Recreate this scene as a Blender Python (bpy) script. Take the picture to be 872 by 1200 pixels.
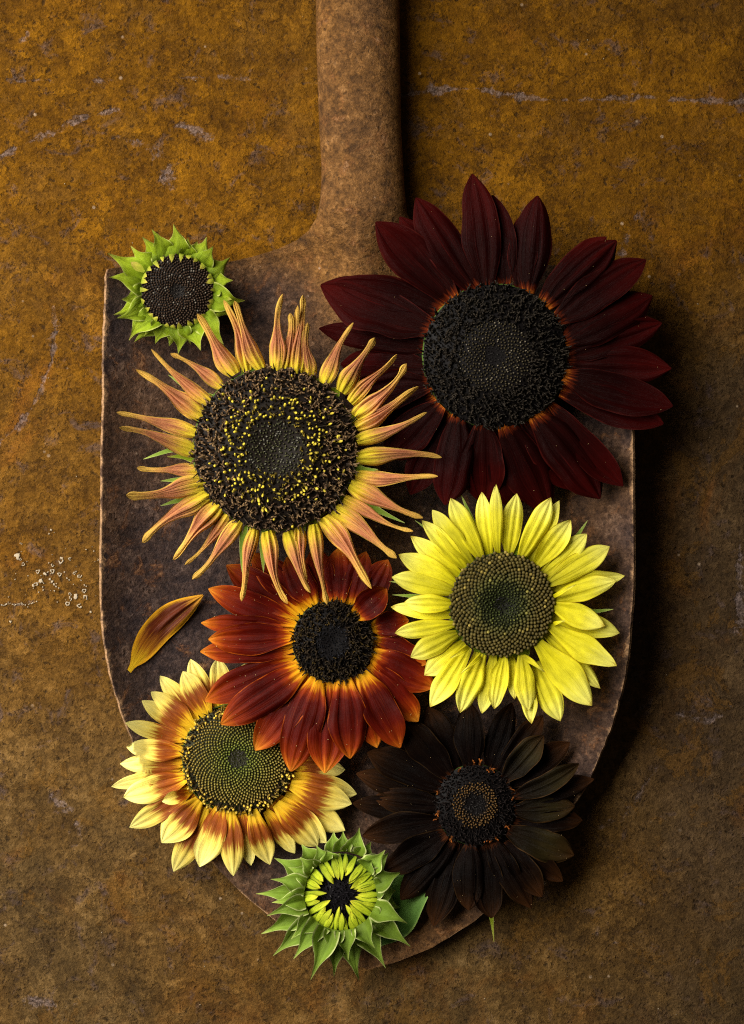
import bpy, math, random
import numpy as np
from mathutils import Vector

random.seed(7); RNG = np.random.default_rng(7)
S = bpy.context.scene
for o in list(bpy.data.objects): bpy.data.objects.remove(o, do_unlink=True)
COL = S.collection

# ------------------------------------------------------------------ camera, light, exposure
CAM_H = 1100.0                      # millimetres above the plate
cam = bpy.data.cameras.new('camera'); cam_o = bpy.data.objects.new('camera', cam); COL.objects.link(cam_o)
cam.sensor_fit = 'VERTICAL'; cam.sensor_height = 24.0; cam.lens = 24.0 * CAM_H / 480.0
cam.clip_start = 0.05; cam.clip_end = 50.0
cam_o.location = (0, 0, CAM_H / 1000.0)
S.camera = cam_o

w = bpy.data.worlds.new('World'); S.world = w; w.use_nodes = True
bg = w.node_tree.nodes['Background']; bg.inputs[0].default_value = (1.0, 0.86, 0.70, 1); bg.inputs[1].default_value = 0.05

def area(name, loc, target, sx, sy, power, color):
    l = bpy.data.lights.new(name, 'AREA'); l.shape = 'RECTANGLE'; l.size = sx; l.size_y = sy; l.energy = power; l.color = color; l.spread = math.radians(85)
    o = bpy.data.objects.new(name, l); COL.objects.link(o); o.location = loc
    d = Vector(target) - Vector(loc); o.rotation_euler = d.to_track_quat('-Z', 'Y').to_euler()
    return o
# one soft window-like light low on the left
area('window_light', (-0.52, 0.13, 0.38), (-0.22, -0.03, 0.0), 0.86, 0.70, 6.7, (1.0, 0.95, 0.86))

S.view_settings.view_transform = 'Standard'; S.view_settings.look = 'None'
S.view_settings.exposure = 0.0; S.view_settings.gamma = 1.0; S.view_settings.use_curve_mapping = False
S.render.engine = 'CYCLES'
S.cycles.use_denoising = False; S.cycles.filter_width = 1.15; S.cycles.max_bounces = 5; S.cycles.diffuse_bounces = 3; S.cycles.caustics_reflective = False; S.cycles.caustics_refractive = False; S.cycles.use_adaptive_sampling = False

# ------------------------------------------------------------------ helpers
MM = 0.001
PX = 0.4                             # millimetres of plate per photograph pixel
def W(px, py, z):
    """plate position and height (mm) -> world metres; x,y given where the point is seen against the plate"""
    k = (CAM_H - z) / CAM_H
    return np.stack([(np.asarray(px) - 436.0) * PX * k * MM, (600.0 - np.asarray(py)) * PX * k * MM, np.asarray(z) * MM + 0 * np.asarray(px)], axis=-1)

def lin(r, g, b):
    f = lambda c: (c / 255 / 12.92) if c / 255 <= 0.04045 else ((c / 255 + 0.055) / 1.055) ** 2.4
    return (f(r), f(g), f(b), 1.0)

def herm(tab, s):
    """smooth interpolation through a table of (x, y)"""
    xs = np.array([t[0] for t in tab], float); ys = np.array([t[1] for t in tab], float)
    m = np.gradient(ys, xs)
    s = np.clip(s, xs[0], xs[-1]); i = np.clip(np.searchsorted(xs, s, side='right') - 1, 0, len(xs) - 2)
    h = xs[i + 1] - xs[i]; t = (s - xs[i]) / h
    return ((2*t**3 - 3*t**2 + 1) * ys[i] + (t**3 - 2*t**2 + t) * h * m[i] + (-2*t**3 + 3*t**2) * ys[i+1] + (t**3 - t**2) * h * m[i+1])

def sstep(a, b, v): t = np.clip((v - a) / (b - a), 0, 1); return t * t * (3 - 2 * t)
def mesh_obj(name, verts, faces, mat, parent=None, smooth=True, uv=None, col=None):
    me = bpy.data.meshes.new(name)
    me.from_pydata([tuple(v) for v in verts], [], [tuple(int(q) for q in f) for f in faces]); me.update()
    if smooth: me.polygons.foreach_set('use_smooth', [True] * len(me.polygons))
    if uv is not None:
        l = me.uv_layers.new(name='UVMap'); idx = np.empty(len(me.loops), np.int32); me.loops.foreach_get('vertex_index', idx)
        l.data.foreach_set('uv', np.asarray(uv, np.float32)[idx].ravel())
    if col is not None:
        a = me.color_attributes.new('tint', 'FLOAT_COLOR', 'POINT')
        c = np.ones((len(verts), 4), np.float32); c[:, :3] = col; a.data.foreach_set('color', c.ravel())
    me.materials.append(mat)
    o = bpy.data.objects.new(name, me); COL.objects.link(o)
    if parent is not None: o.parent = parent
    return o

def thing(name, label, cat, loc):
    o = bpy.data.objects.new(name, None); COL.objects.link(o); o.location = loc; o.empty_display_size = 0.01
    o['label'] = label; o['category'] = cat
    return o

# ------------------------------------------------------------------ materials
class NT:
    def __init__(self, name):
        self.m = bpy.data.materials.new(name); self.m.use_nodes = True; self.t = self.m.node_tree; self.t.nodes.clear()
        self.out = self.n('ShaderNodeOutputMaterial')
    def n(self, typ, **kw):
        nd = self.t.nodes.new(typ)
        for k, v in kw.items(): setattr(nd, k, v)
        return nd
    def set(self, sock, v):
        if isinstance(v, bpy.types.NodeSocket): self.t.links.new(v, sock)
        elif v is not None: sock.default_value = v
    def math(self, op, a, b=None, c=None, clamp=False):
        nd = self.n('ShaderNodeMath', operation=op, use_clamp=clamp)
        for i, v in enumerate((a, b, c)):
            if v is not None: self.set(nd.inputs[i], v)
        return nd.outputs[0]
    def comb(self, x, y, z):
        nd = self.n('ShaderNodeCombineXYZ')
        for i, v in enumerate((x, y, z)): self.set(nd.inputs[i], v)
        return nd.outputs[0]
    def noise(self, vec, scale, detail=4, rough=0.55, dist=0.0):
        nd = self.n('ShaderNodeTexNoise'); self.set(nd.inputs['Vector'], vec)
        nd.inputs['Scale'].default_value = scale; nd.inputs['Detail'].default_value = detail
        nd.inputs['Roughness'].default_value = rough; nd.inputs['Distortion'].default_value = dist
        return nd.outputs['Fac']
    def voro(self, vec, scale, feature='F1', out='Distance', rnd=1.0):
        nd = self.n('ShaderNodeTexVoronoi', feature=feature); self.set(nd.inputs['Vector'], vec)
        nd.inputs['Scale'].default_value = scale; nd.inputs['Randomness'].default_value = rnd
        return nd.outputs[out]
    def ramp(self, fac, stops, interp='LINEAR'):
        nd = self.n('ShaderNodeValToRGB'); self.set(nd.inputs[0], fac); cr = nd.color_ramp; cr.interpolation = interp
        while len(cr.elements) < len(stops): cr.elements.new(0.5)
        for e, (p, c) in zip(cr.elements, stops): e.position = p; e.color = c if len(c) == 4 else (*c, 1)
        return nd.outputs[0]
    def step(self, v, lo, hi):
        nd = self.n('ShaderNodeMapRange', interpolation_type='SMOOTHSTEP'); self.set(nd.inputs[0], v)
        nd.inputs[1].default_value = lo; nd.inputs[2].default_value = hi
        return nd.outputs[0]
    def mix(self, f, a, b, blend='MIX'):
        nd = self.n('ShaderNodeMix', data_type='RGBA', blend_type=blend); self.set(nd.inputs[0], f); self.set(nd.inputs[6], a); self.set(nd.inputs[7], b)
        return nd.outputs[2]
    def attr(self, name): return self.n('ShaderNodeAttribute', attribute_name=name)
    def bump(self, h, strength, dist, normal=None):
        nd = self.n('ShaderNodeBump'); nd.inputs['Strength'].default_value = strength; nd.inputs['Distance'].default_value = dist
        self.set(nd.inputs['Height'], h); self.set(nd.inputs['Normal'], normal)
        return nd.outputs[0]
    def principled(self, col, rough, normal=None, spec=0.4, metal=0.0, **kw):
        nd = self.n('ShaderNodeBsdfPrincipled'); self.set(nd.inputs['Base Color'], col); self.set(nd.inputs['Roughness'], rough)
        self.set(nd.inputs['Normal'], normal); nd.inputs['Specular IOR Level'].default_value = spec; nd.inputs['Metallic'].default_value = metal
        for k, v in kw.items(): self.set(nd.inputs[k], v)
        return nd.outputs[0]
    def done(self, sh): self.t.links.new(sh, self.out.inputs[0]); return self.m

def petal_material(name, stops, streak=0.12, vein=0.45, transl=0.25, rough=0.55, edge=None, edge_from=0.75, spec=0.14, lines=None, bump=0.5, sheen=0.0):
    t = NT(name)
    uv = t.n('ShaderNodeUVMap', uv_map='UVMap').outputs[0]
    sep = t.n('ShaderNodeSeparateXYZ'); t.set(sep.inputs[0], uv); u, v = sep.outputs[0], sep.outputs[1]
    rnd = t.n('ShaderNodeObjectInfo').outputs['Random']; rz = t.math('MULTIPLY', rnd, 37.0)
    n1 = t.noise(t.comb(t.math('MULTIPLY', u, 1.6), t.math('MULTIPLY', v, 11.0), rz), 1.0, 4, 0.6)
    n2 = t.noise(t.comb(t.math('MULTIPLY', u, 1.5), t.math('MULTIPLY', v, 30.0), rz), 1.0, 5, 0.7)
    n3 = t.noise(t.comb(t.math('MULTIPLY', u, 5.0), t.math('MULTIPLY', v, 4.0), rz), 1.0, 4, 0.6)
    uu = t.math('ADD', u, t.math('MULTIPLY', t.math('SUBTRACT', n1, 0.5), streak * 2))
    uu = t.math('ADD', uu, t.math('MULTIPLY', t.math('SUBTRACT', rnd, 0.5), streak * 0.7))
    col = t.ramp(uu, stops)
    if lines is not None:
        col = t.mix(t.math('MULTIPLY', t.step(n2, 0.56, 0.72), lines[1]), col, lines[0])
    if edge is not None:
        av = t.math('ABSOLUTE', t.math('MULTIPLY_ADD', v, 2.0, -1.0))
        av = t.math('ADD', av, t.math('MULTIPLY', t.math('SUBTRACT', n3, 0.5), 0.25))
        col = t.mix(t.step(av, edge_from, 1.0), col, edge)
    k = t.math('MULTIPLY_ADD', t.math('SUBTRACT', n2, 0.5), vein * 2, 1.0)
    k = t.math('MULTIPLY', k, t.math('MULTIPLY_ADD', t.math('SUBTRACT', n3, 0.5), 0.8, 1.0))
    k = t.math('MULTIPLY', k, t.math('MULTIPLY_ADD', rnd, 0.40, 0.78))
    hsv = t.n('ShaderNodeHueSaturation'); t.set(hsv.inputs['Color'], col); t.set(hsv.inputs['Value'], k)
    col = hsv.outputs[0]
    h = t.math('ADD', t.math('MULTIPLY', n2, 0.7), t.math('MULTIPLY', n3, 0.5))
    nrm = t.bump(h, bump, 0.0011)
    p = t.principled(col, rough, nrm, spec)
    tr = t.n('ShaderNodeBsdfTranslucent'); t.set(tr.inputs[0], col); t.set(tr.inputs['Normal'], nrm)
    mx = t.n('ShaderNodeMixShader'); mx.inputs[0].default_value = transl
    t.t.links.new(p, mx.inputs[1]); t.t.links.new(tr.outputs[0], mx.inputs[2])
    return t.done(mx.outputs[0])

def floret_material(name, rough=0.55, spec=0.4):
    t = NT(name); a = t.attr('tint').outputs['Color']
    co = t.n('ShaderNodeTexCoord').outputs['Object']
    k = t.math('MULTIPLY_ADD', t.noise(co, 2500, 2), 0.7, 0.65)
    h = t.n('ShaderNodeHueSaturation'); t.set(h.inputs['Color'], a); t.set(h.inputs['Value'], k)
    return t.done(t.principled(h.outputs[0], rough, None, spec))

def plain_material(name, col, rough=0.6, spec=0.3):
    t = NT(name); co = t.n('ShaderNodeTexCoord').outputs['Object']
    n = t.noise(co, 400, 4)
    c = t.mix(n, tuple(x * 0.6 for x in col[:3]) + (1,), tuple(min(1, x * 1.3) for x in col[:3]) + (1,))
    return t.done(t.principled(c, rough, t.bump(n, 0.4, 0.0005), spec))

def rust_base(t):
    """shared rust relief: returns coordinates and noise fields"""
    co = t.n('ShaderNodeTexCoord').outputs['Object']
    mp = t.n('ShaderNodeMapping'); t.set(mp.inputs[0], co); mp.inputs['Location'].default_value = (3.1, 1.7, 0.4); co2 = mp.outputs[0]
    # coordinates pushed about by fine noise so that every boundary is ragged
    nz = t.n('ShaderNodeTexNoise'); t.set(nz.inputs['Vector'], co); nz.inputs['Scale'].default_value = 420; nz.inputs['Detail'].default_value = 4
    vm = t.n('ShaderNodeVectorMath', operation='MULTIPLY_ADD'); t.set(vm.inputs[0], nz.outputs['Color']); vm.inputs[1].default_value = (.0035,) * 3; t.set(vm.inputs[2], co); rag = vm.outputs[0]
    return co, co2, rag
def rust_ground():
    t = NT('rusted_steel_plate'); co, co2, rag = rust_base(t)
    big = t.noise(co, 9, 5, 0.6, 0.6); mid = t.noise(rag, 50, 7, 0.68, 0.3); fine = t.noise(rag, 240, 6, 0.72); grain = t.noise(co, 700, 5, 0.78)
    big2 = t.noise(co2, 14, 6, 0.65, 0.8); mid2 = t.noise(co2, 80, 6, 0.7, 0.5); flake = t.voro(rag, 210, 'F1'); chip = t.voro(rag, 480, 'F1')
    age = t.attr('age').outputs['Fac']; scar = t.attr('scar').outputs['Fac']
    f = t.math('ADD', t.math('MULTIPLY', mid, 0.45), t.math('MULTIPLY', fine, 0.55))
    ochre = t.ramp(f, [(0.32, (0.036, 0.014, 0.0012)), (0.43, (0.098, 0.040, 0.0016)), (0.53, (0.155, 0.065, 0.002)), (0.68, (0.26, 0.112, 0.004))])
    brown = t.ramp(f, [(0.32, (0.018, 0.011, 0.005)), (0.43, (0.058, 0.034, 0.012)), (0.53, (0.105, 0.061, 0.020)), (0.68, (0.21, 0.130, 0.052))])
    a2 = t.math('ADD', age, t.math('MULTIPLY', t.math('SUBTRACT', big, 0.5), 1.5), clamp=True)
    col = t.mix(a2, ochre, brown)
    dk = t.math('ADD', t.attr('patina_shade').outputs['Fac'], t.math('MULTIPLY', t.math('SUBTRACT', big2, 0.5), 1.4)); dk = t.math('ADD', dk, t.math('MULTIPLY', t.math('SUBTRACT', mid, 0.5), 1.2))
    dk = t.math('MULTIPLY', t.step(dk, 0.1, 0.9), t.step(t.attr('patina_shade').outputs['Fac'], 0.0, 0.3))
    col = t.mix(t.math('MULTIPLY', dk, 0.66), col, t.mix(fine, (0.010, 0.007, 0.005, 1), (0.085, 0.050, 0.026, 1)))          # old dark scale, deepened to carry shade beside the blade
    col = t.mix(t.math('MULTIPLY', t.step(big2, 0.54, 0.72), 0.45), col, t.mix(fine, (0.09, 0.03, 0.004, 1), (0.36, 0.12, 0.010, 1)))   # orange blooms
    col = t.mix(t.math('MULTIPLY', t.step(mid2, 0.55, 0.68), 0.60), col, t.mix(grain, (0.030, 0.020, 0.019, 1), (0.13, 0.088, 0.082, 1)))   # bare violet scale
    lay = t.noise(rag, 22, 8, 0.72, 0.2); lay2 = t.noise(co2, 38, 8, 0.75, 0.4)
    up1 = t.step(lay, 0.505, 0.525); up2 = t.step(lay2, 0.56, 0.575)
    lip = t.math('MULTIPLY', t.step(lay, 0.485, 0.505), t.math('SUBTRACT', 1.0, up1))
    col = t.mix(1.0, col, t.mix(up1, (0.88, 0.86, 0.82, 1), (1.10, 1.08, 1.04, 1)), 'MULTIPLY')
    col = t.mix(t.math('MULTIPLY', lip, 0.22), col, (0.030, 0.014, 0.005, 1))
    col = t.mix(t.math('MULTIPLY', up2, 0.40), col, t.mix(fine, (0.05, 0.022, 0.004, 1), (0.21, 0.095, 0.012, 1)))
    pit = t.math('MULTIPLY', t.step(flake, 0.40, 0.12), t.step(fine, 0.50, 0.60))
    col = t.mix(t.math('MULTIPLY', pit, 0.8), col, (0.014, 0.008, 0.004, 1))
    pit2 = t.math('MULTIPLY', t.step(chip, 0.42, 0.15), t.step(mid2, 0.40, 0.58))
    col = t.mix(t.math('MULTIPLY', pit2, 0.6), col, (0.025, 0.013, 0.006, 1))
    s = t.math('ADD', scar, t.math('MULTIPLY', t.math('SUBTRACT', fine, 0.5), 2.6))
    s = t.math('ADD', s, t.math('MULTIPLY', t.math('SUBTRACT', mid2, 0.5), 3.2))
    sm = t.math('MULTIPLY', t.step(s, 0.42, 0.95), t.step(scar, 0.02, 0.35))
    col = t.mix(t.math('MULTIPLY', sm, 0.62), col, t.mix(t.step(grain, .35, .65), (0.040, 0.028, 0.027, 1), (0.21, 0.155, 0.14, 1)))
    spk = t.math('MULTIPLY', t.step(t.voro(co, 95), 0.10, 0.05), t.step(t.noise(co2, 30, 2), 0.50, 0.60))
    col = t.mix(t.math('MULTIPLY', spk, 0.6), col, (0.40, 0.29, 0.19, 1))                                   # pale grit
    col = t.mix(1.0, col, t.ramp(grain, [(0.30, (0.68, 0.68, 0.68)), (0.50, (1.0, 1.0, 1.0)), (0.70, (1.38, 1.36, 1.33))]), 'MULTIPLY')
    h = t.math('ADD', t.math('MULTIPLY', mid, 0.8), t.math('MULTIPLY', fine, 1.0))
    h = t.math('ADD', h, t.math('MULTIPLY', grain, 0.55)); h = t.math('ADD', h, t.math('MULTIPLY', flake, 0.25))
    h = t.math('SUBTRACT', h, t.math('MULTIPLY', pit, 0.35)); h = t.math('SUBTRACT', h, t.math('MULTIPLY', pit2, 0.25))
    h = t.math('SUBTRACT', h, t.math('MULTIPLY', sm, 0.3))
    h = t.math('ADD', h, t.math('MULTIPLY', up1, 0.18)); h = t.math('ADD', h, t.math('MULTIPLY', up2, 0.14))
    n = t.bump(h, 0.9, 0.0020)
    r = t.math('MULTIPLY_ADD', fine, -0.35, 0.80)
    return t.done(t.principled(col, r, n, 0.07))

def rust_shovel():
    t = NT('rusted_shovel_steel'); co, co2, rag = rust_base(t)
    big = t.noise(co, 16, 5, 0.6, 0.5); mid = t.noise(rag, 75, 7, 0.68, 0.4); fine = t.noise(rag, 300, 6, 0.72); grain = t.noise(co, 800, 5, 0.78)
    mid2 = t.noise(co2, 90, 6, .7, .5); chip = t.voro(rag, 330)
    warm = t.attr('warm').outputs['Fac']; rim = t.attr('rim').outputs['Fac']
    f = t.math('ADD', t.math('MULTIPLY', mid, 0.45), t.math('MULTIPLY', fine, 0.55))
    cold = t.ramp(f, [(0.34, (0.008, 0.0055, 0.006)), (0.45, (0.025, 0.016, 0.0155)), (0.54, (0.050, 0.031, 0.026)), (0.66, (0.135, 0.086, 0.066))])
    hot = t.ramp(f, [(0.34, (0.024, 0.012, 0.005)), (0.44, (0.085, 0.038, 0.010)), (0.54, (0.160, 0.072, 0.018)), (0.68, (0.31, 0.155, 0.050))])
    a = t.math('ADD', warm, t.math('MULTIPLY', t.math('SUBTRACT', big, 0.5), 1.2), clamp=True)
    col = t.mix(a, cold, hot)
    col = t.mix(t.math('MULTIPLY', t.step(mid2, 0.54, 0.68), 0.55), col, t.mix(fine, (0.06, 0.02, 0.006, 1), (0.25, 0.085, 0.018, 1)))
    pit = t.math('MULTIPLY', t.step(chip, 0.42, 0.14), t.step(mid, 0.45, 0.60))
    col = t.mix(t.math('MULTIPLY', pit, 0.5), col, (0.022, 0.013, 0.009, 1))
    spk = t.math('MULTIPLY', t.step(t.voro(co, 140), 0.10, 0.05), t.step(fine, 0.5, 0.6))
    col = t.mix(t.math('MULTIPLY', spk, 0.5), col, (0.40, 0.30, 0.22, 1))
    col = t.mix(t.math('MULTIPLY', t.step(t.math('ADD', rim, t.math('MULTIPLY', t.math('SUBTRACT', mid2, 0.5), 3.0)), 0.30, 0.85), 0.85), col, (0.36, 0.21, 0.105, 1))
    col = t.mix(1.0, col, t.ramp(grain, [(0.30, (0.5, 0.5, 0.5)), (0.5, (1, 1, 1)), (0.70, (1.6, 1.6, 1.6))]), 'MULTIPLY')
    h = t.math('ADD', t.math('MULTIPLY', mid, 0.7), t.math('MULTIPLY', fine, 0.9)); h = t.math('ADD', h, t.math('MULTIPLY', grain, 0.5))
    h = t.math('SUBTRACT', h, t.math('MULTIPLY', pit, 0.3))
    return t.done(t.principled(col, t.math('MULTIPLY_ADD', fine, -0.4, 0.75), t.bump(h, 0.85, 0.0016), 0.12))

# ------------------------------------------------------------------ ground: a rusted steel plate
def build_ground():
    def axis(half, step):
        a = list(np.arange(-half, half + 1e-6, step)); o = [half * 1.15, half * 1.4, half * 1.9, half * 2.8]
        return np.array([-x for x in o[::-1]] + a + o)
    xs, ys = axis(185, 1.3), axis(250, 1.3)
    X, Y = np.meshgrid(xs, ys); px, py = X / PX + 436, 600 - Y / PX
    z = np.zeros_like(X)
    for k in range(26):
        f = RNG.uniform(0.01, 0.09); a = RNG.uniform(0, 6.28); z += (0.0035 / f) * 0.16 * np.sin(X * f * math.cos(a) + Y * f * math.sin(a) + RNG.uniform(0, 6.28))
    z = np.clip(z, -0.5, 0.15) - 0.15
    scars = [([(466, 112), (520, 105), (560, 104), (600, 112), (640, 117), (700, 116), (760, 114), (820, 118), (900, 120)], 6, 1.0),
             ([(-10, 525), (15, 505), (35, 482), (50, 450), (60, 425), (66, 385)], 8, 1.0), ([(62, 400), (64, 370), (58, 350)], 9, 0.6),
             ([(-10, 188), (20, 172), (50, 160), (90, 140), (140, 128)], 7, 0.85), ([(-10, 92), (60, 96), (160, 92), (260, 90), (370, 98)], 5, 0.55),
             ([(200, 145), (225, 150), (250, 160)], 8, 0.7), ([(-10, 710), (20, 708), (40, 706)], 3, 0.9),
             ([(745, 250), (735, 275), (728, 295)], 10, 0.75), ([(868, 620), (866, 680), (868, 740)], 8, 0.9), ([(720, 815), (760, 830), (830, 845), (880, 820)], 6, 0.5),
             ([(690, 1095), (715, 1100), (745, 1120)], 9, 0.5), ([(40, 1175), (90, 1180)], 14, 0.7), ([(60, 935), (90, 960), (85, 990)], 12, 0.5),
             ([(10, 45), (30, 40)], 12, 0.6), ([(130, 160), (180, 170), (200, 210)], 14, 0.55), ([(700, 970), (730, 960), (770, 900)], 6, 0.5)]
    scar = np.zeros_like(X)
    for pts, wd, amp in scars:
        d = np.full(X.shape, 1e9)
        for (x0, y0), (x1, y1) in zip(pts[:-1], pts[1:]):
            vx, vy = x1 - x0, y1 - y0; tt = np.clip(((px - x0) * vx + (py - y0) * vy) / (vx * vx + vy * vy), 0, 1)
            d = np.minimum(d, np.hypot(px - x0 - tt * vx, py - y0 - tt * vy))
        p1, p2 = RNG.uniform(0, 6.28, 2); md = .62 + .38 * np.sin(px / 19 + py / 31 + p1) + .30 * np.sin(px / 8.5 - py / 11 + p2) + .18 * np.sin(px / 4.1 + py / 3.3)
        scar = np.maximum(scar, amp * np.clip(1.25 - d / (wd * np.clip(md, .35, 1.5)), 0, 1) * np.clip(.62 + .6 * md, .5, 1))
    z = z - 0.25 * scar
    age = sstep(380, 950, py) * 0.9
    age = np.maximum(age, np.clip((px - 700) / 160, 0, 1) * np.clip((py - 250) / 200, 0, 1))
    pat_shade = sstep(610, 820, px + 40 * np.sin(py / 90.)) * sstep(300, 560, py + 30 * np.sin(px / 60.)) * (1 - .45 * sstep(930, 1150, py))  # dark scale plus shade painted into the plate colour right of the blade
    pat_shade = np.maximum(pat_shade, .5 * sstep(620, 1000, px) * (1 - sstep(-100, 300, py)))  # weaker painted darkening carried into the top right
    nx, ny = len(xs), len(ys)
    V = np.stack([X, Y, z], -1).reshape(-1, 3) * MM
    i = np.arange(nx * ny).reshape(ny, nx); F = np.stack([i[:-1, :-1], i[:-1, 1:], i[1:, 1:], i[1:, :-1]], -1).reshape(-1, 4)
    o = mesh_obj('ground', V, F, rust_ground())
    for nm, arr in (('scar', scar), ('age', age), ('patina_shade', pat_shade)):
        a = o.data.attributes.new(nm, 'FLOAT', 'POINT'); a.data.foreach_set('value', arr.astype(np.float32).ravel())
    o['kind'] = 'structure'; o['label'] = 'ochre rusted steel plate with violet scars under the shovel'
    # crusts of old white paint, too small and many to count
    vs, fs = [], []
    def crust(cx, cy, r, ring):
        n = 16; r = r * .85; b = len(vs); ph = RNG.uniform(0, 6.28)
        ro = r * (1 + 0.16 * RNG.standard_normal(n) + .22 * np.sin(np.arange(n) * 6.283 / n * RNG.integers(1, 4) + RNG.uniform(0, 6))); zq = RNG.uniform(.4, 1.2)
        for k in range(n):
            a = ph + k * 6.283 / n
            for rr, zz in ((ro[k], 0.02), (ro[k] * 0.80, 0.32), (ro[k] * (0.55 if ring else 0.3), 0.25 if ring else 0.36), (ro[k] * 0.45 if ring else 0.0, 0.0 if ring else 0.38)):
                vs.append(((cx - 436) * PX + rr * PX * math.cos(a), (600 - cy) * PX + rr * PX * math.sin(a), zz - 0.05))
        gap = int(RNG.integers(0, 6)) if ring else 0; g0 = int(RNG.integers(0, n))
        for k in range(n):
            if ring and ((k - g0) % n) < gap: continue
            k2 = (k + 1) % n
            for q in range(3): fs.append((b + k * 4 + q, b + k2 * 4 + q, b + k2 * 4 + q + 1, b + k * 4 + q + 1))
    Z = lambda x, y: (x / 6.229, 600 + y / 6.229)
    for zx, zy, r, ring in [(127, 322, 4.2, 0), (150, 345, 2, 1), (172, 380, 2.8, 1), (276, 435, 3, 1), (298, 503, 2.8, 0), (258, 530, 3.8, 1), (446, 355, 4, 1), (513, 345, 2.4, 1), (388, 388, 2.4, 1),
                            (384, 432, 3, 1), (437, 455, 3, 1), (330, 452, 2.2, 0), (365, 490, 1.6, 0), (380, 508, 1.8, 0), (395, 528, 1.6, 0), (410, 545, 1.3, 0), (545, 448, 2.2, 1), (583, 468, 3, 1), (505, 495, 1.1, 0),
                            (615, 575, 3.4, 1), (512, 600, 2.4, 1), (553, 617, 3.6, 0), (513, 635, 2.4, 1), (495, 670, 3.2, 1), (580, 685, 3.4, 1), (625, 625, 3.2, 1), (632, 542, 1, 0), (663, 730, 1.5, 0), (315, 570, 1.1, 0),
                            (398, 575, 1, 0), (155, 232, 1.6, 1), (372, 130, 1.4, 0), (77, 800, 1.7, 0), (715, 350, 1.5, 1), (205, 465, 0.9, 0), (430, 555, 1, 0)]:
        crust(*Z(zx, zy), r, ring)
    for k in range(46):
        crust(RNG.normal(70, 26), RNG.normal(680, 26), RNG.uniform(0.4, 1.1), 0)
    for k in range(60):
        crust(RNG.uniform(0, 872), RNG.uniform(0, 1200), RNG.uniform(0.3, 0.8), 0)
    for k in range(26): crust(k * 1.6 + RNG.normal(0, .5), 708 + 1.5 * math.sin(k * .7) + RNG.normal(0, .7), RNG.uniform(0.5, 1.2), 0)
    c = mesh_obj('paint_crust', np.array(vs) * MM, fs, plain_material('old_white_paint', (0.33, 0.265, 0.18, 1), 0.8, 0.2), o, smooth=False); c['kind'] = 'stuff'
    return o
ground = build_ground()

# ------------------------------------------------------------------ shovel
L_TAB = [(-220, 366), (0, 370), (60, 371), (150, 374), (200, 377), (235, 375), (255, 371), (270, 362), (282, 347), (292, 325), (300, 300), (307, 268), (310.5, 215), (312, 170), (313.2, 142), (314.6, 128),
         (320, 125), (400, 122.5), (500, 121), (600, 119.5), (700, 119), (740, 121), (790, 130), (840, 144), (900, 169), (950, 199), (1000, 238), (1050, 287), (1090, 336), (1115, 377), (1130, 412), (1136, 431)]
R_TAB = [(-220, 466), (0, 468), (150, 470), (220, 474), (250, 477), (265, 484), (282, 505), (292, 530), (300, 556), (307, 588), (310.5, 640), (312, 685), (313.2, 715), (314.6, 732),
         (320, 736), (400, 739), (500, 741), (600, 742.5), (700, 742), (760, 737), (800, 731), (850, 718), (920, 688), (990, 642), (1050, 589), (1080, 556), (1110, 508), (1127, 466), (1136, 433)]
def ext(tab, y): return np.interp(y, [a for a, _ in tab], [b for _, b in tab])
LIFT = 27.0
def blade_z(px, py):
    """height (mm) of the top face of the blade"""
    x = np.abs(np.asarray(px, float) - 431) / 311.0
    z = 2.4 + LIFT * np.clip(x, 0, 1.02) ** 3.9
    z = z + 9.0 * (np.clip((py - 820) / 315, 0, 1)) ** 2
    ridge = 16.0 * np.exp(-((np.asarray(px, float) - 424) / 44.0) ** 2) * (1 - sstep(250, 470, py))
    return z + ridge
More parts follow.
